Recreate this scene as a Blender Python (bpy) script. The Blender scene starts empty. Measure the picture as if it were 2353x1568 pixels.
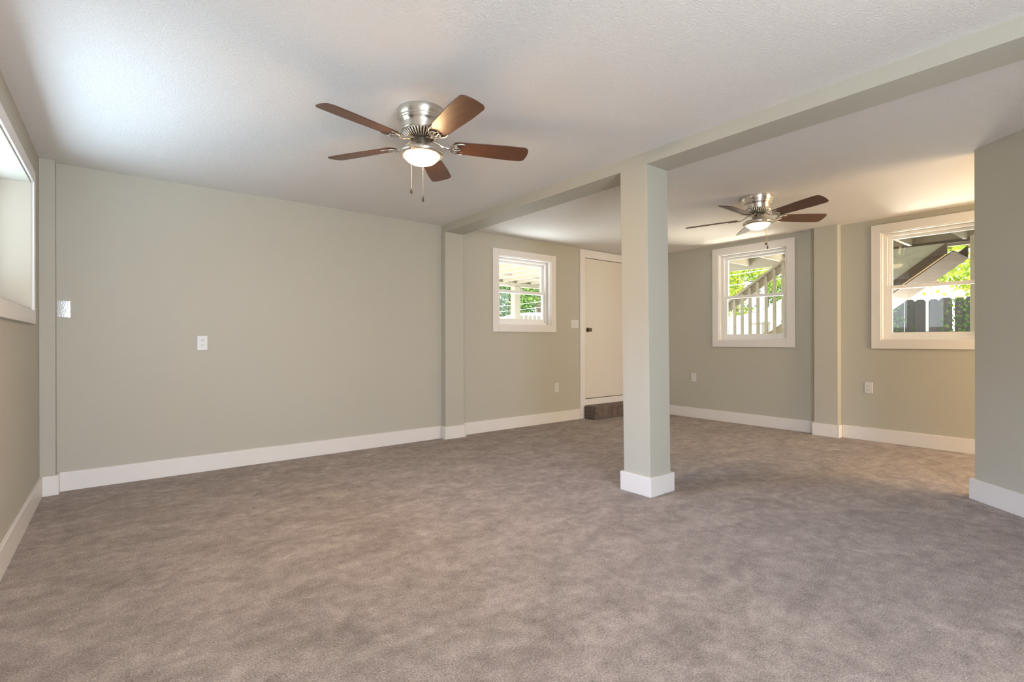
import bpy, bmesh, math, random
from mathutils import Vector, Matrix
C = bpy.context.scene.collection
S = bpy.context.scene
rnd = random.Random(7)
PI = math.pi

# ------------------------------------------------------------------ camera, world, light
H = 2.42                                   # ceiling height
CAMZ = 1.1043
cam = bpy.data.cameras.new('camera')
cam.sensor_width = 36.0
cam.lens = 1145.75 * 36.0 / 2353.0
cam.clip_start = 0.02
cam.clip_end = 300
camo = bpy.data.objects.new('camera', cam)
C.objects.link(camo)
yaw, roll = math.radians(38.2257), math.radians(-0.126)
fw = Vector((math.sin(yaw), math.cos(yaw), 0))
rt = Vector((math.cos(yaw), -math.sin(yaw), 0))
up = Vector((0, 0, 1))
r2 = rt * math.cos(roll) + up * math.sin(roll)
u2 = up * math.cos(roll) - rt * math.sin(roll)
m = Matrix((r2, u2, -fw)).transposed().to_4x4()
m.translation = (0, 0, CAMZ)
camo.matrix_world = m
S.camera = camo

vs = S.view_settings
vs.view_transform = 'Standard'
vs.look = 'None'
vs.gamma = 1.0
vs.use_curve_mapping = False
vs.exposure = 1.72
S.cycles.use_denoising = True
S.cycles.max_bounces = 10
S.cycles.diffuse_bounces = 7
S.cycles.transparent_max_bounces = 24
S.cycles.sample_clamp_indirect = 6.0

w = bpy.data.worlds.new('sky_world')
S.world = w
w.use_nodes = True
nt = w.node_tree
bg = nt.nodes['Background']
tc = nt.nodes.new('ShaderNodeTexCoord')
sx = nt.nodes.new('ShaderNodeSeparateXYZ')
rp = nt.nodes.new('ShaderNodeValToRGB')
rp.color_ramp.elements[0].position = 0.45
rp.color_ramp.elements[0].color = (0.95, 0.97, 1.0, 1)
rp.color_ramp.elements[1].position = 1.0
rp.color_ramp.elements[1].color = (0.45, 0.68, 1.0, 1)
mp = nt.nodes.new('ShaderNodeMapRange')
mp.inputs['From Min'].default_value = -1
nt.links.new(tc.outputs['Generated'], sx.inputs[0])
nt.links.new(sx.outputs['Z'], mp.inputs['Value'])
nt.links.new(mp.outputs[0], rp.inputs[0])
nt.links.new(rp.outputs[0], bg.inputs['Color'])
bg.inputs['Strength'].default_value = 0.95

def light(name, kind, energy, color, loc, direction, sx=1, sy=1, spread=PI):
    l = bpy.data.lights.new(name, kind)
    l.energy = energy
    l.color = color
    if kind == 'AREA':
        l.shape = 'RECTANGLE'
        l.size, l.size_y = sx, sy
        l.spread = spread
    o = bpy.data.objects.new(name, l)
    C.objects.link(o)
    o.location = loc
    o.rotation_euler = Vector(direction).to_track_quat('-Z', 'Y').to_euler()
    return o

SUN = Vector((-0.66, 0.25, 0.70)).normalized()
sun = light('sun', 'SUN', 4.6, (1.0, 0.95, 0.86), (0, 0, 20), -SUN)
sun.data.angle = math.radians(0.6)
# area lamps stand in for ground-bounced and sky daylight; rear ones are added fill
light('left_yard_bounce', 'AREA', 310, (0.50, 0.71, 1.0), (-3.4, 4.2, -0.12), (0, 0, 1), 4.6, 6.4)
light('right_yard_bounce', 'AREA', 225, (1.0, 0.90, 0.74), (7.9, 2.8, -0.12), (-0.5, 0, 1), 1.9, 5.6, math.radians(130))
light('porch_floor_bounce', 'AREA', 215, (0.90, 0.95, 1.0), (4.6, 7.4, -0.12), (0, 0, 1), 5.0, 3.4)
light('left_sky_light', 'AREA', 225, (0.46, 0.63, 1.0), (-4.2, 5.4, 3.5), (1.0, -0.55, -0.55), 2.0, 1.6)
light('rear_cool_fill', 'AREA', 56, (0.77, 0.87, 1.0), (0.35, -1.80, 0.95), (-0.15, 1, 0.1), 1.7, 1.7)  # added cool fill lamp behind the camera
light('rear_warm_fill', 'AREA', 38, (1.0, 0.70, 0.38), (5.55, -1.78, 1.35), (0.0, 1, 0), 1.5, 1.3)  # added warm fill lamp for the right half of the room

# ------------------------------------------------------------------ materials
def mat(name, color, rough=0.6, metal=0.0, spec=0.5):
    m = bpy.data.materials.new(name)
    m.use_nodes = True
    b = m.node_tree.nodes['Principled BSDF']
    b.inputs['Base Color'].default_value = (*color, 1)
    b.inputs['Roughness'].default_value = rough
    b.inputs['Metallic'].default_value = metal
    b.inputs['Specular IOR Level'].default_value = spec
    return m

def nodes(m):
    return m.node_tree.nodes, m.node_tree.links, m.node_tree.nodes['Principled BSDF']

def noise(m, scale, detail=2, rough=0.5, dist=0.0, stretch=None, rot=None):
    N, L, b = nodes(m)
    t = N.new('ShaderNodeTexCoord')
    mp = N.new('ShaderNodeMapping')
    if stretch: mp.inputs['Scale'].default_value = stretch
    if rot: mp.inputs['Rotation'].default_value = rot
    n = N.new('ShaderNodeTexNoise')
    n.inputs['Scale'].default_value = scale
    n.inputs['Detail'].default_value = detail
    n.inputs['Roughness'].default_value = rough
    n.inputs['Distortion'].default_value = dist
    L.new(t.outputs['Object'], mp.inputs[0])
    L.new(mp.outputs[0], n.inputs['Vector'])
    return n

def bump(m, src, strength, distance=0.01):
    N, L, b = nodes(m)
    bp = N.new('ShaderNodeBump')
    bp.inputs['Strength'].default_value = strength
    bp.inputs['Distance'].default_value = distance
    L.new(src, bp.inputs['Height'])
    L.new(bp.outputs[0], b.inputs['Normal'])
    return bp

def ramp(m, src, stops):
    N, L, b = nodes(m)
    r = N.new('ShaderNodeValToRGB')
    e = r.color_ramp.elements
    while len(e) < len(stops): e.new(0.5)
    for k, (p, c) in enumerate(stops):
        e[k].position = p
        e[k].color = (*c, 1)
    L.new(src, r.inputs[0])
    return r

M = {}
M['wall'] = mat('wall_paint', (0.455, 0.44, 0.38), 0.62, spec=0.35)
n = noise(M['wall'], 160, 2)
bump(M['wall'], n.outputs[0], 0.10, 0.004)
M['ceiling'] = mat('ceiling_texture', (0.77, 0.745, 0.725), 0.8, spec=0.2)
n = noise(M['ceiling'], 46, 4, 0.6, 2.2)
r = ramp(M['ceiling'], n.outputs[0], [(0.42, (0, 0, 0)), (0.60, (1, 1, 1))])
bump(M['ceiling'], r.outputs[0], 0.38, 0.006)
M['trim'] = mat('white_trim_paint', (0.72, 0.695, 0.675), 0.38)
M['reveal'] = mat('cream_toned_reveal', (0.47, 0.42, 0.345), 0.5)  # jamb colour set below the trim to hold down strong window light
M['vinyl'] = mat('white_vinyl', (0.80, 0.80, 0.80), 0.3)
M['door'] = mat('door_paint', (0.66, 0.62, 0.56), 0.45)
M['gap'] = mat('dark_gap', (0.03, 0.028, 0.025), 0.9)
M['plastic'] = mat('white_plastic', (0.62, 0.62, 0.61), 0.35)
M['slot'] = mat('slot_dark', (0.05, 0.045, 0.04), 0.6)

def carpet(name, dark, mid, light_):
    m = mat(name, mid, 0.95, spec=0.05)
    N, L, b = nodes(m)
    big = noise(m, 3.4, 4, 0.6, 0.8, (1.0, 1.5, 1), (0, 0, 0.6))
    med = noise(m, 15, 4, 0.65, 0.2)
    fine = noise(m, 150, 3, 0.75)
    a1 = N.new('ShaderNodeMath'); a1.operation = 'MULTIPLY'; a1.inputs[1].default_value = 0.30
    a2 = N.new('ShaderNodeMath'); a2.operation = 'MULTIPLY_ADD'; a2.inputs[1].default_value = 0.30
    a3 = N.new('ShaderNodeMath'); a3.operation = 'MULTIPLY_ADD'; a3.inputs[1].default_value = 0.76
    L.new(big.outputs[0], a1.inputs[0])
    L.new(med.outputs[0], a2.inputs[0]); L.new(a1.outputs[0], a2.inputs[2])
    L.new(fine.outputs[0], a3.inputs[0]); L.new(a2.outputs[0], a3.inputs[2])
    r = ramp(m, a3.outputs[0], [(0.50, dark), (0.68, mid), (0.88, light_)])
    L.new(r.outputs[0], b.inputs['Base Color'])
    bump(m, fine.outputs[0], 0.8, 0.006)
    b.inputs['Sheen Weight'].default_value = 0.15
    b.inputs['Sheen Roughness'].default_value = 0.6
    return m
M['carpet'] = carpet('taupe_carpet', (0.122, 0.100, 0.092), (0.295, 0.250, 0.233), (0.56, 0.49, 0.47))
M['carpet_step'] = carpet('brown_carpet', (0.05, 0.036, 0.028), (0.13, 0.098, 0.08), (0.27, 0.215, 0.18))

M['nickel'] = mat('brushed_nickel', (0.74, 0.70, 0.64), 0.30, 1.0)
N, L, b = nodes(M['nickel'])
b.inputs['Anisotropic'].default_value = 0.75
tg = N.new('ShaderNodeTangent'); tg.direction_type = 'RADIAL'; tg.axis = 'Z'
b.inputs['Anisotropic Rotation'].default_value = 0.25
L.new(tg.outputs[0], b.inputs['Tangent'])
M['nickel_dark'] = mat('dark_motor_metal', (0.05, 0.04, 0.03), 0.5, 0.6)  # dark metal behind the vent ribs and on the flywheel
M['brass'] = mat('antique_brass', (0.20, 0.15, 0.08), 0.28, 1.0)
M['chain'] = mat('chain_metal', (0.75, 0.62, 0.42), 0.3, 1.0)
M['pull'] = mat('dark_wood_pull', (0.09, 0.045, 0.025), 0.35)

def wood(name, c1, c2, rough):
    m = mat(name, c1, rough)
    n = noise(m, 9, 6, 0.65, 0.6, (0.7, 9, 9))
    r = ramp(m, n.outputs[0], [(0.3, c1), (0.7, c2)])
    m.node_tree.links.new(r.outputs[0], m.node_tree.nodes['Principled BSDF'].inputs['Base Color'])
    return m
M['blade'] = wood('walnut_blade', (0.075, 0.030, 0.017), (0.140, 0.060, 0.034), 0.34)
M['blade_edge'] = mat('blade_edge', (0.28, 0.13, 0.06), 0.5)

def emit(name, c, s, rim=None):
    m = mat(name, (0.9, 0.88, 0.82), 0.25)
    N, L, b = nodes(m)
    b.inputs['Emission Color'].default_value = (*c, 1)
    b.inputs['Emission Strength'].default_value = s
    return m
M['bowl_bright'] = emit('lit_glass_bowl', (1.0, 0.64, 0.32), 92.0)
M['bowl_warm'] = emit('lit_amber_glass_bowl', (1.0, 0.70, 0.36), 1.15)

g = bpy.data.materials.new('window_glass')
g.use_nodes = True
N, L = g.node_tree.nodes, g.node_tree.links
N.clear()
out = N.new('ShaderNodeOutputMaterial')
mx = N.new('ShaderNodeMixShader')
tr = N.new('ShaderNodeBsdfTransparent'); tr.inputs[0].default_value = (0.96, 0.98, 0.97, 1)
gl = N.new('ShaderNodeBsdfGlossy'); gl.inputs['Roughness'].default_value = 0.01
mx.inputs[0].default_value = 0.06
L.new(tr.outputs[0], mx.inputs[1]); L.new(gl.outputs[0], mx.inputs[2]); L.new(mx.outputs[0], out.inputs[0])
M['glass'] = g
f = bpy.data.materials.new('clear_plastic_film')
f.use_nodes = True
N, L = f.node_tree.nodes, f.node_tree.links
N.clear()
out = N.new('ShaderNodeOutputMaterial')
mx = N.new('ShaderNodeMixShader')
tr = N.new('ShaderNodeBsdfTransparent')
gl = N.new('ShaderNodeBsdfGlossy'); gl.inputs['Roughness'].default_value = 0.2
mx.inputs[0].default_value = 0.13
L.new(tr.outputs[0], mx.inputs[1]); L.new(gl.outputs[0], mx.inputs[2]); L.new(mx.outputs[0], out.inputs[0])
M['film'] = f

M['porch'] = mat('porch_cream_paint', (0.36, 0.315, 0.25), 0.6)
M['stairpaint'] = mat('weathered_taupe_paint', (0.38, 0.34, 0.275), 0.7)
M['darkwood'] = wood('dark_stained_wood', (0.045, 0.03, 0.022), (0.09, 0.06, 0.042), 0.7)
M['panel'] = mat('grey_board', (0.33, 0.34, 0.295), 0.8)
M['newwood'] = wood('raw_pine', (0.62, 0.42, 0.25), (0.75, 0.55, 0.36), 0.7)
M['fencewood'] = wood('weathered_fence_board', (0.10, 0.088, 0.076), (0.165, 0.148, 0.132), 0.85)
M['whitepaint'] = mat('white_painted_board', (0.82, 0.82, 0.80), 0.6)
M['whitemetal'] = mat('white_cover', (0.85, 0.85, 0.85), 0.4)
M['roof'] = mat('pale_roof', (0.75, 0.75, 0.74), 0.7)
M['tan'] = mat('tan_metal', (0.50, 0.41, 0.33), 0.6)
M['bark'] = wood('bark', (0.10, 0.075, 0.055), (0.22, 0.17, 0.13), 0.9)
M['wire'] = mat('pale_cable', (0.75, 0.75, 0.75), 0.6)
M['siding'] = mat('house_siding', (0.26, 0.24, 0.21), 0.8)
M['ground'] = mat('sandy_ground', (0.52, 0.47, 0.38), 0.95, spec=0.1)
n = noise(M['ground'], 1.5, 6)
r = ramp(M['ground'], n.outputs[0], [(0.3, (0.36, 0.36, 0.20)), (0.65, (0.60, 0.54, 0.43))])
M['ground'].node_tree.links.new(r.outputs[0], M['ground'].node_tree.nodes['Principled BSDF'].inputs['Base Color'])

def leafmat(name, stops):
    m = bpy.data.materials.new(name)
    m.use_nodes = True
    N, L = m.node_tree.nodes, m.node_tree.links
    N.clear()
    out = N.new('ShaderNodeOutputMaterial')
    ge = N.new('ShaderNodeNewGeometry')
    r = N.new('ShaderNodeValToRGB')
    e = r.color_ramp.elements
    while len(e) < len(stops): e.new(0.5)
    for k, (p, c) in enumerate(stops):
        e[k].position = p
        e[k].color = (*c, 1)
    d = N.new('ShaderNodeBsdfDiffuse'); t = N.new('ShaderNodeBsdfTranslucent')
    mx = N.new('ShaderNodeMixShader'); mx.inputs[0].default_value = 0.5
    L.new(ge.outputs['Random Per Island'], r.inputs[0])
    L.new(r.outputs[0], d.inputs[0]); L.new(r.outputs[0], t.inputs[0])
    L.new(d.outputs[0], mx.inputs[1]); L.new(t.outputs[0], mx.inputs[2]); L.new(mx.outputs[0], out.inputs[0])
    return m
M['leaf_yellow'] = leafmat('yellow_green_leaves', [(0, (0.16, 0.30, 0.03)), (0.5, (0.42, 0.50, 0.06)), (1, (0.70, 0.62, 0.10))])
M['leaf_green'] = leafmat('green_leaves', [(0, (0.06, 0.14, 0.04)), (0.5, (0.18, 0.32, 0.09)), (1, (0.42, 0.50, 0.16))])
M['leaf_deep'] = leafmat('deep_green_leaves', [(0, (0.03, 0.08, 0.03)), (0.6, (0.10, 0.20, 0.07)), (1, (0.30, 0.38, 0.14))])

# ------------------------------------------------------------------ helpers
def obj(name, bm, material, parent=None, smooth=False, bevel=0.0, seg=2, angle=0.6):
    me = bpy.data.meshes.new(name)
    bmesh.ops.recalc_face_normals(bm, faces=bm.faces)
    bm.to_mesh(me)
    bm.free()
    if material is not None: me.materials.append(material)
    o = bpy.data.objects.new(name, me)
    C.objects.link(o)
    if smooth:
        for p in me.polygons: p.use_smooth = True
    if bevel:
        md = o.modifiers.new('bevel', 'BEVEL')
        md.width = bevel; md.segments = seg; md.limit_method = 'ANGLE'; md.angle_limit = angle
    if parent is not None: o.parent = parent
    return o

def BM(): return bmesh.new()

def box(bm, x0, x1, y0, y1, z0, z1, f=None):
    vs = []
    for x in (x0, x1):
        for y in (y0, y1):
            for z in (z0, z1):
                p = (x, y, z)
                vs.append(bm.verts.new(f(*p) if f else p))
    for q in ((0, 1, 3, 2), (4, 6, 7, 5), (0, 4, 5, 1), (2, 3, 7, 6), (0, 2, 6, 4), (1, 5, 7, 3)):
        bm.faces.new([vs[k] for k in q])
    return vs

def lathe(bm, prof, seg=48, close=False):
    rings = []
    for r, z in prof:
        if r < 1e-6:
            rings.append([bm.verts.new((0, 0, z))])
        else:
            rings.append([bm.verts.new((r * math.cos(2*PI*k/seg), r * math.sin(2*PI*k/seg), z)) for k in range(seg)])
    for a, b in zip(rings, rings[1:]):
        for k in range(seg):
            k2 = (k + 1) % seg
            if len(a) == 1 and len(b) == 1: continue
            if len(a) == 1: bm.faces.new((a[0], b[k], b[k2]))
            elif len(b) == 1: bm.faces.new((a[k], b[0], a[k2]))
            else: bm.faces.new((a[k], b[k], b[k2], a[k2]))

def tube(bm, pts, rad, seg=10, flat=1.0, cap=True):
    pts = [Vector(p) for p in pts]
    if not hasattr(rad, '__len__'): rad = [rad] * len(pts)
    rings = []
    prev = None
    for i, p in enumerate(pts):
        d = (pts[min(i+1, len(pts)-1)] - pts[max(i-1, 0)]).normalized()
        ref = Vector((0, 0, 1)) if abs(d.z) < 0.95 else Vector((1, 0, 0))
        if prev is None: s = d.cross(ref).normalized()
        else: s = (prev - d * prev.dot(d)).normalized()
        prev = s
        t = s.cross(d).normalized()
        rings.append([bm.verts.new(p + rad[i] * (s * math.cos(2*PI*k/seg) + t * flat * math.sin(2*PI*k/seg))) for k in range(seg)])
    for a, b in zip(rings, rings[1:]):
        for k in range(seg):
            bm.faces.new((a[k], a[(k+1) % seg], b[(k+1) % seg], b[k]))
    if cap:
        bm.faces.new(rings[0][::-1]); bm.faces.new(rings[-1])

def prism(bm, poly, d0, d1, f):
    """polygon (u, z) extruded from depth d0 to d1; f maps (u, d, z) to the world"""
    a = [bm.verts.new(f(u, d0, z)) for u, z in poly]
    b = [bm.verts.new(f(u, d1, z)) for u, z in poly]
    bm.faces.new(a); bm.faces.new(b[::-1])
    n = len(poly)
    for k in range(n):
        bm.faces.new((a[k], b[k], b[(k+1) % n], a[(k+1) % n]))

def empty(name, loc=(0, 0, 0), rz=0.0, parent=None):
    o = bpy.data.objects.new(name, None)
    o.empty_display_size = 0.1
    C.objects.link(o)
    o.location = loc
    o.rotation_euler = (0, 0, rz)
    if parent is not None: o.parent = parent
    return o

def tag(o, label, cat, group=None):
    o['label'] = label; o['category'] = cat
    if group: o['group'] = group
    return o

def struct(o, label=None, cat=None):
    o['kind'] = 'structure'
    if label: o['label'] = label
    if cat: o['category'] = cat
    return o

def wall_mesh(f, u0, u1, z0, z1, d0, d1, holes):
    us = sorted({u0, u1, *[h[0] for h in holes], *[h[1] for h in holes]})
    zs = sorted({z0, z1, *[h[2] for h in holes], *[h[3] for h in holes]})
    bm = BM()
    cache = {}
    def v(i, d, j):
        k = (i, d, j)
        if k not in cache: cache[k] = bm.verts.new(f(us[i], d0 if d == 0 else d1, zs[j]))
        return cache[k]
    def solid(i, j):
        if i < 0 or j < 0 or i >= len(us)-1 or j >= len(zs)-1: return False
        cu, cz = (us[i]+us[i+1])/2, (zs[j]+zs[j+1])/2
        return not any(h[0] < cu < h[1] and h[2] < cz < h[3] for h in holes)
    for i in range(len(us)-1):
        for j in range(len(zs)-1):
            if not solid(i, j): continue
            bm.faces.new((v(i,0,j), v(i+1,0,j), v(i+1,0,j+1), v(i,0,j+1)))
            bm.faces.new((v(i,1,j), v(i,1,j+1), v(i+1,1,j+1), v(i+1,1,j)))
            if not solid(i-1, j): bm.faces.new((v(i,0,j), v(i,0,j+1), v(i,1,j+1), v(i,1,j)))
            if not solid(i+1, j): bm.faces.new((v(i+1,0,j), v(i+1,1,j), v(i+1,1,j+1), v(i+1,0,j+1)))
            if not solid(i, j-1): bm.faces.new((v(i,0,j), v(i,1,j), v(i+1,1,j), v(i+1,0,j)))
            if not solid(i, j+1): bm.faces.new((v(i,0,j+1), v(i+1,0,j+1), v(i+1,1,j+1), v(i,1,j+1)))
    return bm

# ------------------------------------------------------------------ room shell
XL, XR, YB, YR = -0.4494, 6.483, 4.9595, -1.70
TH = 0.20
back = lambda u, d, z: (u, YB + d, z)           # d grows outwards, u to the right seen from inside
right = lambda u, d, z: (XR + d, -u, z)
left = lambda u, d, z: (XL - d, u, z)
rear = lambda u, d, z: (-u, YR - d, z)

# window openings: u0, u1, z0, z1 (inner edge of the casing)
W1 = (3.690, 4.572, 1.308, 2.170)
W2 = (-3.628, -2.735, 1.106, 2.276)
W3 = (-1.768, -0.875, 1.104, 2.264)
W4 = (2.58, 4.44, 1.310, 2.137)
RD = (-1.75, 0.25, 0.02, 2.08)
RW = (-6.35, -4.75, 0.65, 2.05)                  # unseen rear openings added for the fill lamps

bm = BM(); box(bm, XL-0.26, XR+0.2, YR-0.2, YB+0.2, -0.12, 0.0)
struct(obj('floor', bm, M['carpet']), 'mottled taupe carpet covering the whole floor', 'carpet')
bm = BM(); box(bm, XL-0.26, XR+0.2, YR-0.2, YB+0.2, H, H+0.18)
struct(obj('ceiling', bm, M['ceiling']), 'white textured ceiling', 'ceiling')

wb = struct(obj('wall_back', wall_mesh(back, XL, XR, 0, H, 0, TH, [W1]), M['wall']), 'long greige back wall with small window and door', 'wall')
wr = struct(obj('wall_right', wall_mesh(right, -YB, -YR, 0, H, 0, TH, [W2, W3]), M['wall']), 'greige wall with two double hung windows', 'wall')
wl = struct(obj('wall_left', wall_mesh(left, YR, YB, 0, H, 0, TH+0.06, [W4]), M['wall']), 'greige wall at left with deep-set window', 'wall')
struct(obj('wall_rear', wall_mesh(rear, -XR, -XL, 0, H, 0, TH, [RD, RW]), M['wall']), 'greige wall behind the camera with openings added for fill lamps', 'wall')
# pilasters are plastered parts of their walls
bm = BM(); box(bm, XL, -0.363, 4.872, YB+0.01, 0, H); obj('pilaster', bm, M['wall'], wb, bevel=0.003)
bm = BM(); box(bm, 2.880, 3.1227, YB-0.0944, YB+0.01, 0, 2.336); obj('pilaster', bm, M['wall'], wb, bevel=0.003)
bm = BM(); box(bm, 6.385, XR+0.01, 2.1518, 2.3957, 0, H); obj('pilaster', bm, M['wall'], wr, bevel=0.003)

# angled partition at the right foreground
AX, AY, AN = 4.6593, 0.7317, math.radians(-40.82)
ad = Vector((math.sin(AN), -math.cos(AN), 0))       # runs towards the rear
an = Vector((-ad.y, ad.x, 0))                        # side facing away from the camera
if an.x < 0: an = -an
angled = lambda u, d, z: tuple(Vector((AX, AY, z)) + ad*u + an*d)
bm = BM(); box(bm, 0, 1.6, 0, 0.14, 0, H, angled)
struct(obj('wall_front', bm, M['wall'], bevel=0.003), 'greige angled partition wall ending at the right edge', 'wall')

# beam and column
bm = BM(); box(bm, 2.880, 3.1227, YR, YB, 2.3345, H+0.01)
struct(obj('trim_1', bm, M['wall'], bevel=0.003), 'greige boxed ceiling beam running across the room to the column', 'beam')
col = tag(empty('support_column', (3.0, 2.257, 0)), 'square greige column with white base under the ceiling beam', 'column')
LX, LY = 0.0653, 0.022
def lean(x, y, z):
    t = 1 - z / 2.336
    return (x - 3.0 + LX*t, y - 2.257 + LY*t, z)
bm = BM(); box(bm, 2.880, 3.1227, 2.1404, 2.3744, 0, 2.336, lean); obj('shaft', bm, M['wall'], col, bevel=0.004)
bm = BM()
T = 0.020
box(bm, 2.880-T, 3.1227+T, 2.1404-T, 2.3744+T, 0, 0.138, lean)
obj('base_trim', bm, M['trim'], col, bevel=0.003)['label'] = 'white base boards'

# baseboards
BH, BT = 0.143, 0.018
def base(name, segs, label):
    bm = BM()
    for s in segs: box(bm, *s[:4], 0, BH, s[4] if len(s) > 4 else None)
    return struct(obj(name, bm, M['trim'], bevel=0.003), label, 'baseboard')
P1 = YB - 0.0944
base('baseboard_back', [(XL, -0.363+BT, 4.872-BT, 4.872), (-0.363, -0.363+BT, 4.872, YB-BT), (-0.363, 2.880-BT, YB-BT, YB), (2.880-BT, 2.880, P1-BT, YB-BT), (2.880, 3.1227, P1-BT, P1),
                        (3.1227, 3.1227+BT, P1-BT, YB-BT), (3.1227, 5.118, YB-BT, YB), (6.18, XR, YB-BT, YB)], 'white baseboard along the back wall')
base('baseboard_right', [(XR-BT, XR, 2.3957+BT, YB-BT), (6.385-BT, XR-BT, 2.3957, 2.3957+BT), (6.385-BT, 6.385, 2.1518, 2.3957), (6.385-BT, XR-BT, 2.1518-BT, 2.1518), (XR-BT, XR, YR, 2.1518-BT)],
     'white baseboard along the wall of the two windows')
base('baseboard_left', [(XL, XL+BT, YR, 4.872-BT)], 'white baseboard along the left wall')
base('baseboard_front', [(-0.022, 1.6, -0.022, 0, angled), (-0.022, 0, 0, 0.162, angled)], 'white baseboard wrapping the angled partition wall')

# ------------------------------------------------------------------ windows
def frame_mesh(f, u0, u1, z0, z1, w, d0, d1, wb=None, wt=None):
    bm = BM()
    wb = w if wb is None else wb
    wt = w if wt is None else wt
    box(bm, u0, u0+w, d0, d1, z0, z1, f)
    box(bm, u1-w, u1, d0, d1, z0, z1, f)
    box(bm, u0+w, u1-w, d0, d1, z0, z0+wb, f)
    box(bm, u0+w, u1-w, d0, d1, z1-wt, z1, f)
    return bm

def window(name, f, op, label, cw=(0.092, 0.092, 0.084, 0.09), depth=0.064, mid=0.5, hung=True, jamb='trim'):
    u0, u1, z0, z1 = op
    e = struct(empty(name, f((u0+u1)/2, 0, z0)), label, 'window')
    org = Vector(e.location)
    g = lambda u, d, z: tuple(Vector(f(u, d, z)) - org)
    l, r_, t, b_ = cw
    bm = BM()
    box(bm, u0-l, u0, -0.02, 0, z0-b_, z1+t, g)
    box(bm, u1, u1+r_, -0.02, 0, z0-b_, z1+t, g)
    box(bm, u0, u1, -0.02, 0, z1, z1+t, g)
    box(bm, u0, u1, -0.02, 0, z0-b_, z0, g)
    obj('casing', bm, M['trim'], e, bevel=0.0025)
    obj('jamb', frame_mesh(g, u0-0.001, u1+0.001, z0-0.001, z1+0.001, 0.010, -0.005, depth), M[jamb], e)
    a0, a1, c0, c1 = u0+0.010, u1-0.010, z0+0.008, z1-0.010
    fr = obj('frame', frame_mesh(g, a0, a1, c0, c1, 0.026, depth, depth+0.09, 0.030, 0.030), M['vinyl'], e, bevel=0.002)
    bm = BM()
    for s in (-1, 1):
        uu = a0+0.030 if s < 0 else a1-0.030
        box(bm, min(uu, uu+s*0.006), max(uu, uu+s*0.006), depth-0.004, depth, c0+0.03, c1-0.03, g)
    obj('track', bm, M['vinyl'], fr)
    a0 += 0.026; a1 -= 0.026; c0 += 0.030; c1 -= 0.030
    if hung:
        zm = c0 + (c1-c0)*mid
        up_ = obj('upper_sash', frame_mesh(g, a0+0.001, a1-0.001, zm-0.004, c1, 0.036, depth+0.048, depth+0.076, 0.030, 0.030), M['vinyl'], e, bevel=0.002)
        bm = BM(); box(bm, a0+0.032, a1-0.032, depth+0.060, depth+0.064, zm+0.024, c1-0.028, g); obj('glass_pane', bm, M['glass'], up_)
        lo = obj('lower_sash', frame_mesh(g, a0+0.001, a1-0.001, c0, zm+0.032, 0.042, depth+0.012, depth+0.044, 0.045, 0.036), M['vinyl'], e, bevel=0.002)
        bm = BM(); box(bm, a0+0.038, a1-0.038, depth+0.026, depth+0.030, c0+0.042, zm-0.001, g); obj('glass_pane', bm, M['glass'], lo)
        bm = BM()
        uc = (a0+a1)/2
        box(bm, uc-0.03, uc+0.03, depth+0.010, depth+0.040, zm+0.033, zm+0.043, g)
        box(bm, uc-0.008, uc+0.02, depth+0.002, depth+0.030, zm+0.043, zm+0.051, g)
        obj('sash_lock', bm, M['vinyl'], lo, bevel=0.002)
    else:
        sa = obj('sash', frame_mesh(g, a0, a1, c0, c1, 0.04, depth+0.02, depth+0.06), M['vinyl'], e, bevel=0.002)
        bm = BM(); box(bm, a0+0.036, a1-0.036, depth+0.036, depth+0.040, c0+0.036, c1-0.036, g); obj('glass_pane', bm, M['glass'], sa)
    return e

window('window_1', back, W1, 'small double hung window beside the door, porch rafters outside', (0.092, 0.083, 0.082, 0.088), mid=0.485)
window('window_2', right, W2, 'double hung window with stair railing outside, under the far fan', (0.088, 0.096, 0.088, 0.088), mid=0.49)
window('window_3', right, W3, 'double hung window with grey picket fence outside, cut off by the partition', (0.086, 0.09, 0.09, 0.092), mid=0.48)
window('window_4', left, W4, 'deep-set window at the left edge with pale reveal', (0.09, 0.062, 0.078, 0.088), depth=0.165, hung=False, jamb='reveal')
# unseen rear door frame added to carry the cool fill lamp
d2 = struct(empty('added_door', rear(-0.75, 0.1, 0)), 'unseen white door frame added behind the camera for a fill lamp', 'door')
go = Vector(d2.location)
gr = lambda u, d, z: tuple(Vector(rear(u, d, z)) - go)
obj('door_frame', frame_mesh(gr, RD[0], RD[1], RD[2], RD[3], 0.06, 0.08, 0.16), M['vinyl'], d2)

# ------------------------------------------------------------------ door and step
d1 = struct(empty('door_1', (5.64, YB, 0)), 'plain white slab door with dark knob beside the column', 'door')
def dl(x, y, z): return (x-5.64, y-YB, z)
bm = BM(); box(bm, 5.120, 5.221, YB-0.022, YB, 0, 2.406, dl); box(bm, 6.062, 6.165, YB-0.022, YB, 0, 2.406, dl)
box(bm, 5.221, 6.062, YB-0.022, YB, 2.294, 2.406, dl); box(bm, 5.221, 6.062, YB-0.018, YB, 0, 0.272, dl)
obj('door_casing', bm, M['trim'], d1, bevel=0.002)
bm = BM(); box(bm, 5.222, 6.061, YB-0.003, YB, 0.272, 2.294, dl); obj('door_gap', bm, M['gap'], d1)
bm = BM(); box(bm, 5.225, 6.056, YB-0.018, YB-0.002, 0.281, 2.286, dl); obj('door_slab', bm, M['door'], d1, bevel=0.002)
kn = empty('knob', dl(5.272, YB-0.018, 1.262), parent=d1)
def lathe_y(bm, prof, seg=28):
    lathe(bm, prof, seg)
    for v in bm.verts: v.co = Vector((v.co.x, -v.co.z, v.co.y))
bm = BM(); lathe_y(bm, [(0, 0), (0.034, 0), (0.034, 0.004), (0.029, 0.009), (0.014, 0.012), (0, 0.012)]); obj('rose', bm, M['brass'], kn, True)
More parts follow.
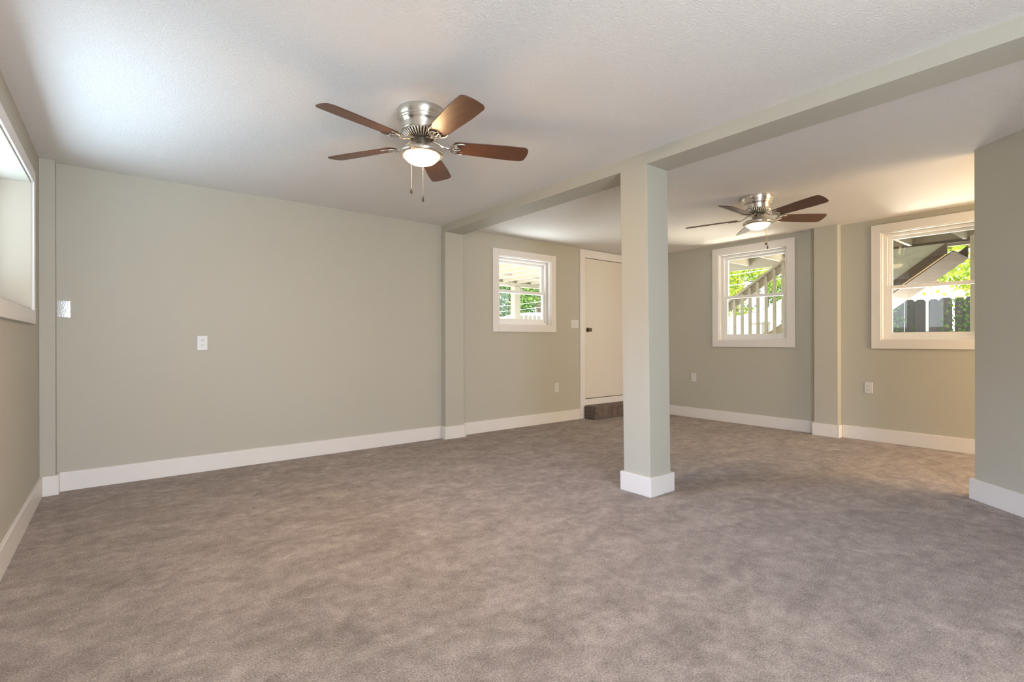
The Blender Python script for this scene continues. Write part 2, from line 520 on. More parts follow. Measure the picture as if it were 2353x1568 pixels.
bm = BM(); lathe_y(bm, [(0, 0.010), (0.011, 0.010), (0.011, 0.030), (0.020, 0.036), (0.028, 0.046), (0.029, 0.056), (0.022, 0.066), (0.009, 0.070), (0, 0.070)]); obj('handle', bm, M['brass'], kn, True)
for z in (0.48, 1.28, 2.06):
    bm = BM(); tube(bm, [dl(6.060, YB-0.026, z-0.045), dl(6.060, YB-0.026, z+0.045)], 0.007); obj('hinge', bm, M['brass'], d1)

st = tag(empty('carpeted_step', (5.72, YB-0.11, 0)), 'brown carpeted step in front of the white door', 'step')
bm = BM(); box(bm, 5.190-5.72, 6.24-5.72, -0.125, 0.091, 0, 0.186); obj('tread_block', bm, M['carpet_step'], st, bevel=0.022, seg=4)

# ------------------------------------------------------------------ wall plates
def plate_box(g, bm, u0, u1, z0, z1, d0, d1):
    box(bm, u0, u1, d0, d1, z0, z1, g)

def outlet(f, u, z, label, wd=0.077, ht=0.121):
    e = tag(empty('wall_outlet', f(u, 0, z)), label, 'outlet', 'white duplex outlets on the walls')
    o = Vector(e.location)
    g = lambda a, d, c: tuple(Vector(f(u+a, d, z+c)) - o)
    bm = BM(); box(bm, -wd/2, wd/2, -0.006, 0, -ht/2, ht/2, g); obj('cover_plate', bm, M['plastic'], e, bevel=0.003, seg=3)
    for s in (-1, 1):
        cz = s * 0.0205
        bm = BM()
        poly = []
        for k in range(28):
            t = 2*PI*k/28
            poly.append((0.0175*math.cos(t), max(-0.0140, min(0.0140, 0.0175*math.sin(t))) + cz))
        prism(bm, poly, -0.0085, -0.004, g)
        so = obj('socket', bm, M['plastic'], e)
        for k, uu in enumerate((-0.0065, 0.0065)):
            bm = BM(); box(bm, uu-0.0013, uu+0.0013, -0.0089, -0.008, cz+0.001, cz+0.0085, g); obj('slot', bm, M['slot'], so)
        bm = BM()
        prism(bm, [(0.0026*math.cos(2*PI*k/12), cz-0.007+0.0030*math.sin(2*PI*k/12)) for k in range(12)], -0.0089, -0.008, g)
        obj('ground_hole', bm, M['slot'], so)
    bm = BM(); prism(bm, [(0.0028*math.cos(2*PI*k/12), 0.0028*math.sin(2*PI*k/12)) for k in range(12)], -0.0085, -0.004, g)
    obj('screw', bm, M['vinyl'], e)
    return e
outlet(back, 0.5545, 1.0935, 'white duplex outlet mid-height on the left part of back wall')
outlet(back, 4.677, 0.471, 'white outlet low below the small window beside the door')
outlet(right, -4.010, 0.578, 'white outlet low on the right wall between column and far fan window')
outlet(right, -1.883, 0.581, 'white outlet below the right-hand window near the partition')

e = tag(empty('blank_wall_plate', back(-0.3225, 0, 1.348)), 'white blank wall plate under shiny plastic film near the left corner', 'wall plate')
bm = BM(); box(bm, -0.037, 0.037, -0.006, 0, -0.061, 0.061); obj('cover_plate', bm, M['plastic'], e, bevel=0.003)
bm = BM()
nu, nz = 14, 18
gv = [[bm.verts.new((-0.038+0.076*i/nu, -0.0075-0.004*abs(math.sin(i*1.3+math.sin(j*0.7)*1.4))*(0.3+0.7*math.sin(PI*i/nu)), -0.062+0.124*j/nz)) for j in range(nz+1)] for i in range(nu+1)]
for i in range(nu):
    for j in range(nz): bm.faces.new((gv[i][j], gv[i+1][j], gv[i+1][j+1], gv[i][j+1]))
obj('plastic_film', bm, M['film'], e, True)['label'] = 'clear wrinkled plastic film'

e = tag(empty('light_switch', back(5.024, 0, 1.341)), 'white wide switch plate on the wall left of the door', 'light switch')
bm = BM(); box(bm, -0.077, 0.077, -0.006, 0, -0.058, 0.058); obj('cover_plate', bm, M['plastic'], e, bevel=0.003)
for k in (-1, 0, 1):
    bm = BM(); box(bm, k*0.046-0.0055, k*0.046+0.0055, -0.0075, -0.004, -0.0125, 0.0125); fr = obj('switch_slot', bm, M['vinyl'], e)
    bm = BM(); box(bm, k*0.046-0.004, k*0.046+0.004, -0.017, -0.004, 0.001, 0.009); obj('toggle', bm, M['plastic'], fr, bevel=0.0015)

# ------------------------------------------------------------------ ceiling fans
def fan(loc, phase, pitch, bowl, label, R, drop, chains, tilt=(0, 0)):
    e = tag(empty('ceiling_fan', loc), label, 'ceiling fan')
    e.rotation_euler = (tilt[0], tilt[1], 0)
    bm = BM()
    lathe(bm, [(0.0, 0.0), (0.137, 0.0), (0.138, -0.004), (0.137, -0.043), (0.131, -0.047), (0.134, -0.051), (0.133, -0.055), (0.127, -0.059), (0.129, -0.063), (0.128, -0.067), (0.119, -0.073),
               (0.1155, -0.085), (0.1135, -0.112), (0.1125, -0.117), (0.108, -0.121), (0.104, -0.121)])
    obj('motor_housing', bm, M['nickel'], e, True)
    bm = BM(); lathe(bm, [(0.104, -0.119), (0.062, -0.150), (0.0, -0.150)]); vr = obj('motor_vent', bm, M['nickel_dark'], e, True)
    bm = BM()
    nr = 36
    for k in range(nr):
        a = 2*PI*k/nr
        def rib(x, y, z, a=a):
            return (x*math.cos(a)-y*math.sin(a), x*math.sin(a)+y*math.cos(a), z)
        pts = [Vector(rib(0.107, 0, -0.122)), Vector(rib(0.088, 0, -0.137)), Vector(rib(0.064, 0, -0.153))]
        tube(bm, pts, [0.0055, 0.0045, 0.0034], 6)
    obj('vent_ribs', bm, M['nickel'], vr, True)
    bm = BM(); lathe(bm, [(0.062, -0.148), (0.066, -0.152), (0.064, -0.157), (0.050, -0.162), (0.0, -0.162)]); obj('flywheel', bm, M['nickel_dark'], e, True)
    bm = BM(); lathe(bm, [(0.0, -0.160), (0.046, -0.160), (0.049, -0.163), (0.049, -0.208), (0.060, -0.213), (0.0, -0.213)]); nk = obj('switch_housing', bm, M['nickel'], e, True)
    for k in range(3):
        a = 2*PI*k/3 + 1.0
        bm = BM(); tube(bm, [(0.047*math.cos(a), 0.047*math.sin(a), -0.190), (0.052*math.cos(a), 0.052*math.sin(a), -0.190)], 0.0035, 8); obj('screw', bm, M['nickel'], nk)
    bm = BM()
    lathe(bm, [(0.104, -0.2195), (0.112, -0.222), (0.124, -0.230), (0.128, -0.239), (0.126, -0.247), (0.118, -0.253), (0.106, -0.257), (0.098, -0.256), (0.098, -0.250), (0.104, -0.246), (0.104, -0.2195)])
    lathe(bm, [(0.045, -0.209), (0.085, -0.2155), (0.1026, -0.2190), (0.1026, -0.2205), (0.085, -0.2170), (0.045, -0.2105)])
    for k in range(3):
        a = 2*PI*k/3 + 0.4
        tube(bm, [(0.052*math.cos(a), 0.052*math.sin(a), -0.212), (0.106*math.cos(a), 0.106*math.sin(a), -0.224)], 0.006, 8, 0.5)
    obj('light_ring', bm, M['nickel'], e, True)
    bm = BM()
    prof = [(0.1015, -0.246)]
    for k in range(1, 17):
        t = k/16*PI/2
        prof.append((0.0975*math.cos(t), -0.251-0.052*math.sin(t)))
    prof[-1] = (0.0, -0.303)
    lathe(bm, prof); obj('glass_bowl', bm, bowl, e, True)['label'] = 'lit frosted glass bowl'
    for k in range(5):
        a = phase + k*2*PI/5
        be = empty('blade_arm', (0, 0, 0), a, e)
        be.name = 'blade'
        be.location = (0, 0, -drop)
        be.rotation_mode = 'XYZ'
        be.rotation_euler = (pitch, 0, a)
        # outline of the blade in its own plane: x outwards, y across
        def outline():
            pts = []
            w0, w1, x0, x1 = 0.056, 0.070, 0.175, R
            rr = 0.034
            pts += [(x0+0.012, -w0+0.006), (x0+0.03, -w0)]
            pts.append((x1-rr-0.12, -w1))
            for j in range(7):
                t = -PI/2 + j/6*PI/2
                pts.append((x1-0.004-rr+rr*math.cos(t), -w1+rr+rr*math.sin(t)))
            pts.append((x1-0.001, -0.02)); pts.append((x1, 0.0)); pts.append((x1-0.001, 0.02))
            for j in range(7):
                t = j/6*PI/2
                pts.append((x1-0.004-rr+rr*math.cos(t), w1-rr+rr*math.sin(t)))
            pts.append((x1-rr-0.12, w1))
            pts += [(x0+0.03, w0), (x0+0.012, w0-0.006), (x0+0.004, w0-0.02), (x0, 0.02), (x0, -0.02), (x0+0.004, -w0+0.02)]
            return pts
        bm = BM()
        prism(bm, outline(), 0.0, 0.006, lambda u, d, z: (u, z, d))
        obj('blade_board', bm, M['blade'], be, bevel=0.0012, seg=1)['label'] = 'dark walnut blade'
        # cast iron bracket: arm, crescent and scrolls
        bm = BM()
        z0 = -0.006
        dz = drop - 0.160
        tube(bm, [(0.058, 0, dz), (0.075, 0, dz-0.004), (0.095, 0, dz*0.55), (0.118, 0, 0.004), (0.142, 0, z0), (0.172, 0, z0)], [0.008, 0.008, 0.0075, 0.0075, 0.008, 0.009], 8, 0.75)
        for s in (-1, 1):
            arc = []
            for j in range(13):
                t = j/12
                ang = t*1.95
                arc.append((0.218-0.050*math.cos(ang)+0.012*t, s*0.052*math.sin(ang)**0.9 if ang < PI/2 else s*(0.052-0.004*(ang-PI/2)), z0))
            tube(bm, arc, [0.0085-0.005*j/12 for j in range(13)], 7, 0.7)
            scr = []
            for j in range(15):
                t = j/14
                ang = 0.2 + t*4.2
                rr = 0.020*(1-0.55*t)
                scr.append((0.196-rr*math.cos(ang), s*(0.020+rr*math.sin(ang)*0.9-0.006), z0))
            tube(bm, scr, [0.0055-0.002*j/14 for j in range(15)], 6, 0.7)
            tube(bm, [(0.172, 0, z0), (0.19, s*0.012, z0), (0.213, s*0.010, z0), (0.225, s*0.0, z0)], [0.006, 0.005, 0.004, 0.002], 6, 0.7)
        obj('blade_bracket', bm, M['nickel'], be, True)['label'] = 'brushed nickel scroll bracket'
    for (dx, dy, zb, kind) in chains:
        v = Vector((dx, dy, 0)); n_ = v.normalized()
        bm = BM()
        p = [tuple(n_*0.046+Vector((0, 0, -0.198))), tuple(n_*0.085+Vector((0, 0, -0.203))), (dx*0.97, dy*0.97, -0.214), (dx, dy, -0.228), (dx, dy, zb)]
        tube(bm, p, 0.0016, 6)
        z = -0.232
        while z > zb:
            bmesh.ops.create_icosphere(bm, subdivisions=1, radius=0.0024, matrix=Matrix.Translation((dx, dy, z)))
            z -= 0.006
        ch = obj('pull_chain', bm, M['chain'], e, True)
        bm = BM()
        if kind == 'ball': lathe(bm, [(0, zb+0.002), (0.008, zb-0.002), (0.0105, zb-0.010), (0.008, zb-0.018), (0, zb-0.022)], 16)
        else: lathe(bm, [(0, zb+0.004), (0.003, zb+0.002), (0.0035, zb-0.008), (0.0065, zb-0.016), (0.0062, zb-0.026), (0.003, zb-0.031), (0, zb-0.032)], 16)
        for v_ in bm.verts: v_.co.x += dx; v_.co.y += dy
        obj('pull', bm, M['pull'], ch, True)
    return e

tc_ = Vector((-fw.x, -fw.y, 0)); side = Vector((rt.x, rt.y, 0))
def chain_at(lat, dep): 
    v = side*lat + tc_*dep
    return v.x, v.y
c1, c2 = chain_at(-0.034, 0.127), chain_at(0.030, 0.128)
fan((1.366, 2.569, H), 2.111, -0.211, M['bowl_bright'], 'nearer ceiling fan with glowing white bowl and five walnut blades', 0.632, 0.189,
    [(*c1, -0.475, 'bell'), (*c2, -0.520, 'bell')])
c1, c2 = chain_at(0.0, 0.131), chain_at(0.012, 0.131)
fan((4.597, 2.198, H), 0.671, -0.29, M['bowl_warm'], 'farther ceiling fan with amber bowl near the right windows', 0.640, 0.196,
    [(*c1, -0.448, 'ball'), (*c2, -0.475, 'bell')], (-0.027, -0.005))

# ------------------------------------------------------------------ outside: ground, house, porch, deck
bm = BM(); box(bm, -80, 100, -80, 100, -0.5, -0.14)
struct(obj('ground', bm, M['ground']), 'sandy yard outside the windows', 'ground')
bm = BM(); box(bm, XL-0.26, XR+0.2, YR-0.2, YB+0.2, H+0.18, 7.0)  # unseen storey, height set to shade the right-hand fence
struct(obj('wall_upper', bm, M['siding']), 'unseen upper storey above the room, sized to shade the yard', 'house')

bm = BM(); box(bm, -4.2, XL-0.27, 1.1, 1.3, -0.14, 2.55)  # unseen blocker added to keep outdoor light off the left jamb
struct(obj('shade_wall', bm, M['siding']), 'unseen wall added left of the room to shade the window', 'wall')

# porch over the back wall with an unseen sun-blocking strip added on the left
pr = tag(empty('porch_roof', (3.5, 7.0, 2.4)), 'cream porch roof with open rafters outside the small window', 'porch roof')
PO = Vector((3.5, 7.0, 2.4))
def po(x, y, z): return (x-PO.x, y-PO.y, z-PO.z)
x = 3.43
while x < 9.6:
    bm = BM(); box(bm, x-0.02, x+0.02, 5.17, 8.95, 2.40, 2.55, po); obj('rafter', bm, M['porch'], pr)
    x += 0.40
bm = BM(); box(bm, -0.5, 9.7, 5.17, 9.05, 2.55, 2.58, po); obj('roof_deck', bm, M['porch'], pr)
bm = BM(); box(bm, -1.95, XL-0.27, -2.5, 5.17, 2.55, 2.58, po); obj('roof_deck', bm, M['porch'], pr)  # unseen strip added to keep direct sun out of the left window
bm = BM(); box(bm, 3.0, 9.6, 8.70, 8.84, 2.325, 2.40, po); obj('header_beam', bm, M['porch'], pr)
bm = BM(); box(bm, -0.5, 9.7, 9.05, 9.08, 2.42, 2.60, po); obj('fascia', bm, M['porch'], pr)
for k, xx in enumerate((5.9, 6.7, 7.5, 8.3)):
    bm = BM(); box(bm, xx, xx+0.36, 7.9, 7.94, 2.41, 2.54, po); obj('blocking', bm, M['porch'], pr)
for xx, lab in ((6.93, 'square cream porch post seen in the small window'),):
    p = tag(empty('porch_post', (xx+0.08, 8.77, -0.14)), lab, 'post')
    bm = BM(); box(bm, -0.08, 0.08, -0.08, 0.08, 0, 2.465); obj('shaft', bm, M['porch'], p, bevel=0.006)
    bm = BM(); box(bm, -0.10, 0.10, -0.10, 0.10, 0, 0.12); obj('foot', bm, M['porch'], p, bevel=0.006)

# upper deck along the right wall
dk = tag(empty('upper_deck', (7.75, 3.5, 2.4)), 'underside of a timber deck with joists above both right windows', 'deck')
DO = Vector((7.75, 3.5, 2.4))
def dk_(x, y, z): return (x-DO.x, y-DO.y, z-DO.z)
y = 0.3
while y < 5.2:
    bm = BM(); box(bm, XR+0.22, 8.8, y-0.02, y+0.02, 2.43, 2.57, dk_); obj('joist', bm, M['stairpaint'], dk)
    y += 0.58
bm = BM(); box(bm, XR+0.22, 8.9, -1.0, 5.2, 2.57, 2.60, dk_); obj('decking', bm, M['stairpaint'], dk)
bm = BM(); box(bm, 8.80, 8.84, -1.0, 5.2, 2.37, 2.57, dk_); obj('rim_board', bm, M['stairpaint'], dk)
bm = BM(); box(bm, 8.74, 8.80, -1.0, 2.75, 2.405, 2.447, dk_); obj('steel_angle', bm, M['darkwood'], dk)['label'] = 'rusty dark steel angle'

# stairs: railing seen through window 2
SX = 7.90
stair = tag(empty('outdoor_staircase', (SX, 3.8, -0.14)), 'taupe outdoor stairs with slanted baluster railing outside the middle window', 'stairs')
SO = Vector((SX, 3.8, -0.14))
def so_(x, y, z): return (x-SO.x, y-SO.y, z-SO.z)
sl = 0.667
def rail_z(y): return 1.69 + (4.328 - y)*sl
def slanted(bm, x0, x1, y0, y1, zf, dz0, dz1):
    vs = []
    for xx in (x0, x1):
        for yy in (y0, y1):
            for dz in (dz0, dz1):
                vs.append(bm.verts.new(so_(xx, yy, zf(yy)+dz)))
    for q in ((0, 1, 3, 2), (4, 6, 7, 5), (0, 4, 5, 1), (2, 3, 7, 6), (0, 2, 6, 4), (1, 5, 7, 3)):
        bm.faces.new([vs[k] for k in q])
bm = BM(); slanted(bm, SX-0.07, SX+0.07, 5.6, 3.26, rail_z, -0.04, 0.0); obj('handrail', bm, M['stairpaint'], stair, bevel=0.003)
bm = BM(); slanted(bm, SX-0.005, SX+0.033, 5.6, 3.26, rail_z, -0.165, -0.04); obj('rail_board', bm, M['stairpaint'], stair)
def str_z(y): return 1.19 + (3.665 - y)*0.68
bm = BM(); slanted(bm, SX-0.005, SX+0.035, 5.35, 2.62, str_z, -0.16, 0.0); obj('stringer', bm, M['stairpaint'], stair)
bm = BM(); slanted(bm, SX+0.90, SX+0.94, 5.35, 2.62, str_z, -0.16, 0.0); obj('stringer', bm, M['stairpaint'], stair)
y = 5.27
while y > 3.3:
    bm = BM()
    z0, z1 = str_z(y)-0.10, rail_z(y)-0.045
    box(bm, SX-0.043, SX-0.006, y-0.019, y+0.019, z0, z1, so_)
    obj('baluster', bm, M['stairpaint'], stair)
    y -= 0.126
y = 5.2
while y > 2.9:
    bm = BM(); box(bm, SX+0.035, SX+0.90, y-0.14, y+0.13, str_z(y)-0.06, str_z(y)-0.02, so_); obj('tread', bm, M['stairpaint'], stair)
    y -= 0.27

# stair flight seen through window 3
FX = 7.95
fl = tag(empty('stair_flight', (FX, 2.0, -0.14)), 'dark brown underside of a stair flight outside the right-hand window', 'stairs')
FO = Vector((FX, 2.0, -0.14))
k_ = FX/7.9
def fz(y): return 1.1043 + (1.894-1.1043)*k_ + (2.002*k_ - y)*0.777
def fslant(bm, x0, x1, y0, y1, dz0, dz1):
    vs = []
    for xx in (x0, x1):
        for yy in (y0, y1):
            for dz in (dz0, dz1):
                vs.append(bm.verts.new((xx-FO.x, yy-FO.y, fz(yy)+dz-FO.z)))
    for q in ((0, 1, 3, 2), (4, 6, 7, 5), (0, 4, 5, 1), (2, 3, 7, 6), (0, 2, 6, 4), (1, 5, 7, 3)):
        bm.faces.new([vs[i] for i in q])
bm = BM(); fslant(bm, FX, FX+0.04, 4.2, 1.50, -0.135, 0.0); obj('stringer', bm, M['darkwood'], fl)
bm = BM(); fslant(bm, FX-0.012, FX, 4.2, 1.50, -0.150, -0.135); obj('lit_edge_strip', bm, M['newwood'], fl)  # pale strip stands for the lit lower edge of the stringer
bm = BM(); fslant(bm, FX+0.0, FX+0.85, 4.2, 1.44, -0.165, -0.150); obj('soffit_board', bm, M['darkwood'], fl)
bm = BM(); fslant(bm, FX+0.81, FX+0.85, 4.2, 1.44, -0.150, 0.0); obj('stringer', bm, M['darkwood'], fl)
bm = BM(); prism(bm, [(2.65, fz(2.65)), (1.53, fz(1.53)), (1.50, 2.30), (2.65, 2.30)], 0.045, 0.06, lambda u, d, z: (FX+d-FO.x, u-FO.y, z-FO.z)); obj('side_panel', bm, M['panel'], fl)['label'] = 'flat grey side board'
bm = BM()
def lerp(a, b, t): return tuple(a[i]+(b[i]-a[i])*t for i in range(3))
prism(bm, [(1.50, 2.40), (1.40, 2.40), (1.12, 2.13), (1.20, 2.10)], 0.9, 0.94, lambda u, d, z: (FX+d-FO.x, u-FO.y, z-FO.z)); obj('brace', bm, M['newwood'], fl)
for yy in (1.02, 1.34):
    bm = BM(); box(bm, FX+0.95-FO.x, FX+1.9-FO.x, yy-0.02-FO.y, yy+0.02-FO.y, 2.40-FO.z, 2.56-FO.z); obj('landing_joist', bm, M['newwood'], fl)
p = tag(empty('deck_post', (8.3, 1.30, -0.14)), 'narrow tan post at the right edge of the right-hand window', 'post')
bm = BM(); box(bm, -0.05, 0.05, -0.035, 0.035, 0, 2.54); obj('shaft', bm, M['stairpaint'], p, bevel=0.004)
bm = BM(); box(bm, -0.07, 0.07, -0.055, 0.055, 0, 0.05); obj('foot_plate', bm, M['darkwood'], p)

# grey picket fence outside window 3
def picket_mesh(f, u0, u1, z0, z1, d0, d1, ear=0.035):
    bm = BM()
    prism(bm, [(u0, z0), (u1, z0), (u1, z1-ear), (u1-ear, z1), (u0+ear, z1), (u0, z1-ear)], d0, d1, f)
    return bm
fe = tag(empty('picket_fence', (11.3, 2.2, -0.14)), 'weathered grey dog-eared picket fence outside the right-hand window', 'fence')
ff = lambda u, d, z: (d, u-2.2, z+0.14)
rr = random.Random(3)
edges = [(3.84, 3.69), (3.685, 3.54), (3.51, 3.36), (3.355, 3.21), (3.205, 3.06), (3.055, 2.91), (2.90, 2.735), (2.73, 2.58), (2.575, 2.42), (2.385, 2.24), (2.235, 2.06), (2.03, 1.90),
         (1.895, 1.75), (1.745, 1.60), (1.57, 1.425), (1.42, 1.275), (1.27, 1.125), (1.10, 0.955), (0.95, 0.805), (0.80, 0.655)]
for k, (y1, y0) in enumerate(edges):
    off = 0.014 * (k % 2)
    obj('picket', picket_mesh(ff, y0, y1, -0.1, 1.835+rr.uniform(-0.008, 0.008), off, off+0.016), M['fencewood'], fe)
for zz in (0.45, 1.22):
    bm = BM(); box(bm, -0.045, -0.001, -1.545, 1.64, zz+0.09, zz+0.18); obj('rail', bm, M['fencewood'], fe)

# white fence outside window 2
wfd = Vector((0.763, 0.646, 0)).normalized()
wfn = Vector((wfd.y, -wfd.x, 0))
wf = tag(empty('white_fence', (14.0, 7.17, -0.14)), 'sunlit white fence outside the middle window behind the stairs', 'fence')
fw_ = lambda u, d, z: tuple(wfd*u + wfn*d + Vector((0, 0, z+0.14)))
u = -3.2
while u < 5.2:
    obj('picket', picket_mesh(fw_, u, u+0.30, -0.1, 1.83+rr.uniform(-0.015, 0.015), 0, 0.025, 0.05), M['whitepaint'], wf)
    u += 0.31
for zz in (0.4, 1.4):
    bm = BM(); box(bm, -3.2, 5.2, 0.026, 0.07, zz, zz+0.09, fw_); obj('rail', bm, M['whitepaint'], wf)
bxo = tag(empty('utility_box', (11.2, 5.27, -0.14)), 'tan utility box on the ground outside the middle window', 'utility box')
bm = BM(); box(bm, -0.2, 0.2, -0.10, 0.16, 0, 1.62); obj('cabinet', bm, M['tan'], bxo, bevel=0.01)
bm = BM(); box(bm, -0.22, 0.22, -0.12, 0.18, 1.62, 1.66); obj('lid', bm, M['tan'], bxo)
bm = BM(); box(bm, -0.205, -0.2, -0.08, 0.14, 0.9, 1.45); obj('cover_panel', bm, M['stairpaint'], bxo)

# neighbouring white house
nh = tag(empty('neighbouring_house', (24, 6.6, -0.14)), 'white gabled neighbouring house beyond the fences', 'house')
bm = BM(); prism(bm, [(-3.9, 0), (3.6, 0), (3.6, 2.5), (-0.15, 4.7), (-3.9, 2.5)], -1.5, 5, lambda u, d, z: (d, u, z)); obj('wall', bm, M['whitepaint'], nh)
for s in (-1, 1):
    bm = BM(); prism(bm, [(-0.15, 4.7), (-0.15, 4.85), (-0.15+s*4.2, 2.40), (-0.15+s*4.2, 2.25)], -1.8, 5.3, lambda u, d, z: (d, u, z)); obj('roof_slope', bm, M['roof'], nh)
bm = BM(); tube(bm, [(-1.75, 3.6, 2.35), (-1.6, 3.4, 2.2), (-1.56, 3.3, 2.0), (-1.56, 3.3, 0.1)], 0.05, 8); obj('downpipe', bm, M['tan'], nh)

# white domed cover, low pickets and bench in the view of window 1
cv = tag(empty('domed_cover', (11.3, 13.0, -0.14)), 'white domed cover in the yard seen through the small window', 'cover')
bm = BM()
prof = [(1.55, 0.0), (1.6, 1.3), (1.5, 1.68), (1.2, 1.98), (0.75, 2.15), (0.3, 2.21), (0.0, 2.22)]
lathe(bm, prof, 32)
for v_ in bm.verts: v_.co.x *= 1.25
obj('canvas', bm, M['whitemetal'], cv, True)
bm = BM(); lathe(bm, [(1.60, 1.20), (1.63, 1.22), (1.63, 1.30), (1.60, 1.32)], 32)
for v_ in bm.verts: v_.co.x *= 1.25
obj('hem', bm, M['whitemetal'], cv, True)
pf = tag(empty('low_picket_fence', (9.4, 11.0, -0.14)), 'short greyish picket fence in front of the white domed cover', 'fence')
gf = lambda u, d, z: (u, d, z+0.14)
u = -0.45
for k in range(9):
    obj('picket', picket_mesh(gf, u, u+0.13, -0.1, 1.83+rr.uniform(-0.03, 0.03), 0, 0.025, 0.03), M['stairpaint'], pf)
    u += 0.165
bm = BM(); box(bm, -0.45, 1.05, 0.026, 0.06, 1.2, 1.29); obj('rail', bm, M['fencewood'], pf)
rl = tag(empty('wooden_railing', (6.8, 9.6, -0.14)), 'pale wooden rail on short posts at the lower left of small window', 'railing')
bm = BM(); box(bm, -0.6, 0.42, -0.06, 0.06, 1.78, 1.83); obj('top_rail', bm, M['newwood'], rl)
for xx in (-0.5, -0.02, 0.3):
    bm = BM(); box(bm, xx, xx+0.07, -0.035, 0.035, 0, 1.78); obj('rail_post', bm, M['newwood'], rl)

# power lines
def wire(p0, p1, label):
    p0, p1 = Vector(p0), Vector(p1)
    bm = BM()
    pts = []
    for k in range(17):
        t = k/16
        q = p0.lerp(p1, t); q.z -= 0.25*4*t*(1-t)
        pts.append(q)
    tube(bm, pts, 0.009, 6)
    tag(obj('power_line', bm, M['wire']), label, 'cable', 'overhead cables beyond the yard')
wire((7, 15.0, 2.05), (17.5, 13.2, 3.55), 'upper pale overhead cable crossing the trees beyond the small window')
wire((7, 15.0, 1.88), (17.5, 13.2, 3.30), 'lower pale overhead cable crossing the trees beyond the small window')
wire((13, 12.0, 2.77), (13.4, -2.0, 3.75), 'higher overhead cable crossing the trees beyond the right windows')
wire((13, 12.0, 2.55), (13.4, -2.0, 3.37), 'lower overhead cable crossing the trees beyond the right windows')

# trees
def tree(loc, h, crown, leaves, lm, seed, label, leaf=0.10, lean_=0.0):
    R_ = random.Random(seed)
    e = tag(empty('tree', loc), label, 'tree', 'trees beyond the yard')
    bm = BM()
    top = Vector((lean_, 0, h))
    tube(bm, [(0, 0, 0), (lean_*0.2, 0.03, h*0.3), (lean_*0.6, -0.02, h*0.65), tuple(top)], [0.16, 0.13, 0.10, 0.04], 8)
    cl = []
    for k in range(9):
        a = R_.uniform(0, 2*PI); zz = h*R_.uniform(0.45, 0.85)
        ln = crown[0]*R_.uniform(0.5, 0.9)
        p = Vector((lean_*zz/h + ln*math.cos(a), ln*math.sin(a), zz+R_.uniform(0.1, 0.8)))
        tube(bm, [(lean_*zz/h, 0, zz), tuple(Vector((lean_*zz/h, 0, zz)).lerp(p, 0.5)+Vector((0, 0, 0.08))), tuple(p)], [0.05, 0.035, 0.015], 6)
        cl.append(p)
    obj('trunk', bm, M['bark'], e, True)
    for k in range(34):
        a, cz = R_.uniform(0, 2*PI), R_.uniform(-1, 1)
        q = R_.uniform(0.3, 1.0)**0.5
        s = math.sqrt(1-cz*cz)
        cl.append(Vector((lean_ + crown[0]*q*s*math.cos(a), crown[0]*q*s*math.sin(a), crown[2]+crown[1]*q*cz)))
    vs, fs = [], []
    for k in range(leaves):
        c = R_.choice(cl)
        p = c + Vector((R_.gauss(0, 0.30), R_.gauss(0, 0.30), R_.gauss(0, 0.24)))
        d = Vector((R_.gauss(0, 1), R_.gauss(0, 1), R_.gauss(0, 1))).normalized()
        s = d.cross(Vector((R_.gauss(0, 1), R_.gauss(0, 1), R_.gauss(0, 1)))).normalized()
        L_ = leaf*R_.uniform(0.6, 1.3)
        i = len(vs)
        vs += [p - d*L_*0.5, p + s*L_*0.28, p + d*L_*0.5, p - s*L_*0.28]
        fs.append((i, i+1, i+2, i+3))
    me = bpy.data.meshes.new('foliage')
    me.from_pydata([tuple(v) for v in vs], [], fs)
    me.materials.append(lm)
    o = bpy.data.objects.new('foliage', me)
    C.objects.link(o)
    o.parent = e
G = -0.14
Y_, G_, D_ = M['leaf_yellow'], M['leaf_green'], M['leaf_deep']
tree((23.2, 12.1, G), 7.8, (2.4, 2.8, 4.9), 9000, Y_, 1, 'yellow-green bushy tree filling the left of the middle window', 0.15)
tree((19.4, 11.4, G), 5.0, (1.2, 1.5, 3.3), 5000, Y_, 2, 'smaller yellow-green tree at the left edge of the middle window', 0.12)
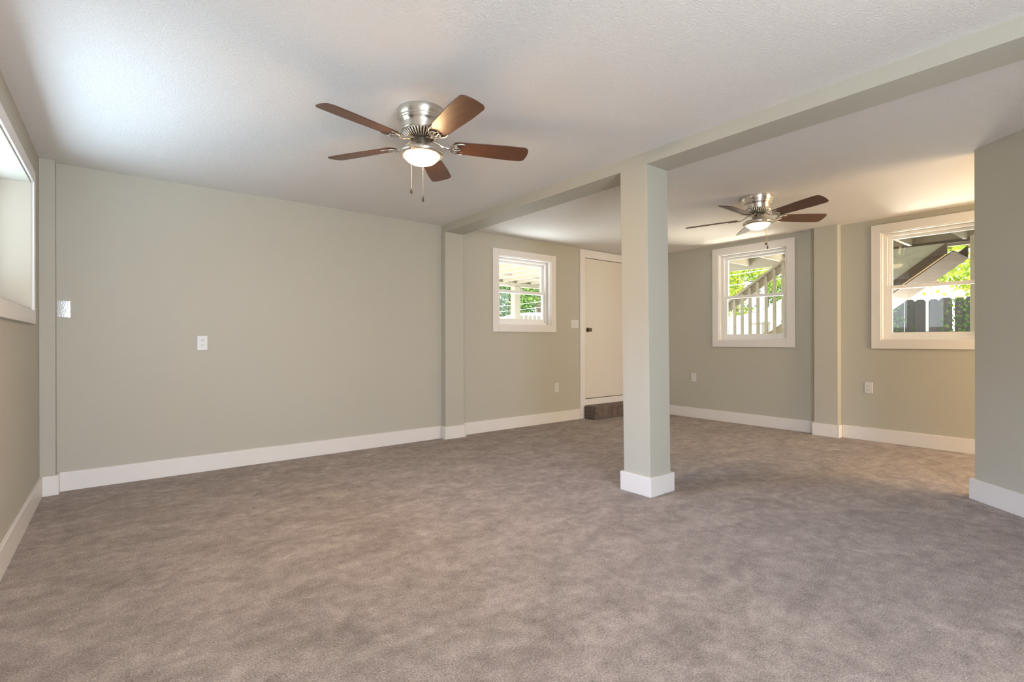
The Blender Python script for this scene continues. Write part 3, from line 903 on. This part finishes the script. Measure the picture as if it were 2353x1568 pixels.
tree((30.5, 14.0, G), 8.5, (2.6, 3.2, 5.4), 7000, G_, 3, 'green tree behind the handrail at the right of the middle window', 0.19)
tree((17.8, 2.3, G), 6.5, (1.9, 2.1, 3.9), 6500, Y_, 4, 'bright green tree at the right of the right-hand window', 0.15)
tree((15.6, 19.8, G), 8.0, (1.7, 2.6, 4.2), 6000, D_, 6, 'green tree right of the porch post in the small window', 0.16)
tree((24.6, 29.5, G), 11.0, (3.0, 4.0, 6.0), 7000, D_, 7, 'dark green tree at the right edge of the small window', 0.24)
tree((18.6, 25.0, G), 10.0, (2.2, 3.4, 5.0), 6500, D_, 8, 'tall dark tree just behind the porch post', 0.20)
tree((12.0, 18.2, G), 8.0, (1.4, 2.4, 4.2), 4500, G_, 9, 'thin tree left of the porch post in the small window', 0.16)
tree((13.2, 15.0, G), 6.0, (0.8, 1.0, 3.6), 3000, G_, 10, 'bright green tree high at the right of the small window', 0.12)

# vine on the grey fence
vn = tag(empty('climbing_vine', (11.2, 2.35, -0.14)), 'leafy vine climbing the grey picket fence outside the right-hand window', 'vine')
R_ = random.Random(21)
bm = BM()
tips = []
for k in range(5):
    y0 = R_.uniform(-0.6, 0.6)
    pts = [(0.03, y0*0.5, 0.0)]
    for j in range(1, 7):
        pts.append((0.02+R_.uniform(-0.02, 0.02), y0*0.5+(y0*0.5)*j/6+R_.uniform(-0.05, 0.05), 0.30*j))
    tips += [Vector(p) for p in pts[3:]]
    tube(bm, pts, [0.012-0.0015*j for j in range(7)], 6)
obj('stem', bm, M['bark'], vn, True)
bm = BM()
for k in range(420):
    c = R_.choice(tips)+Vector((R_.gauss(-0.02, 0.02), R_.gauss(0, 0.09), R_.gauss(0, 0.11)))
    d = Vector((R_.gauss(0, .5), R_.gauss(0, 1), R_.gauss(0, 1))).normalized()
    q = d.cross(Vector((1, R_.gauss(0, .4), R_.gauss(0, .4)))).normalized()
    bm.faces.new([bm.verts.new(c+v) for v in (d*-0.028, q*0.017, d*0.03, q*-0.017)])
obj('leaves', bm, M['leaf_green'], vn)
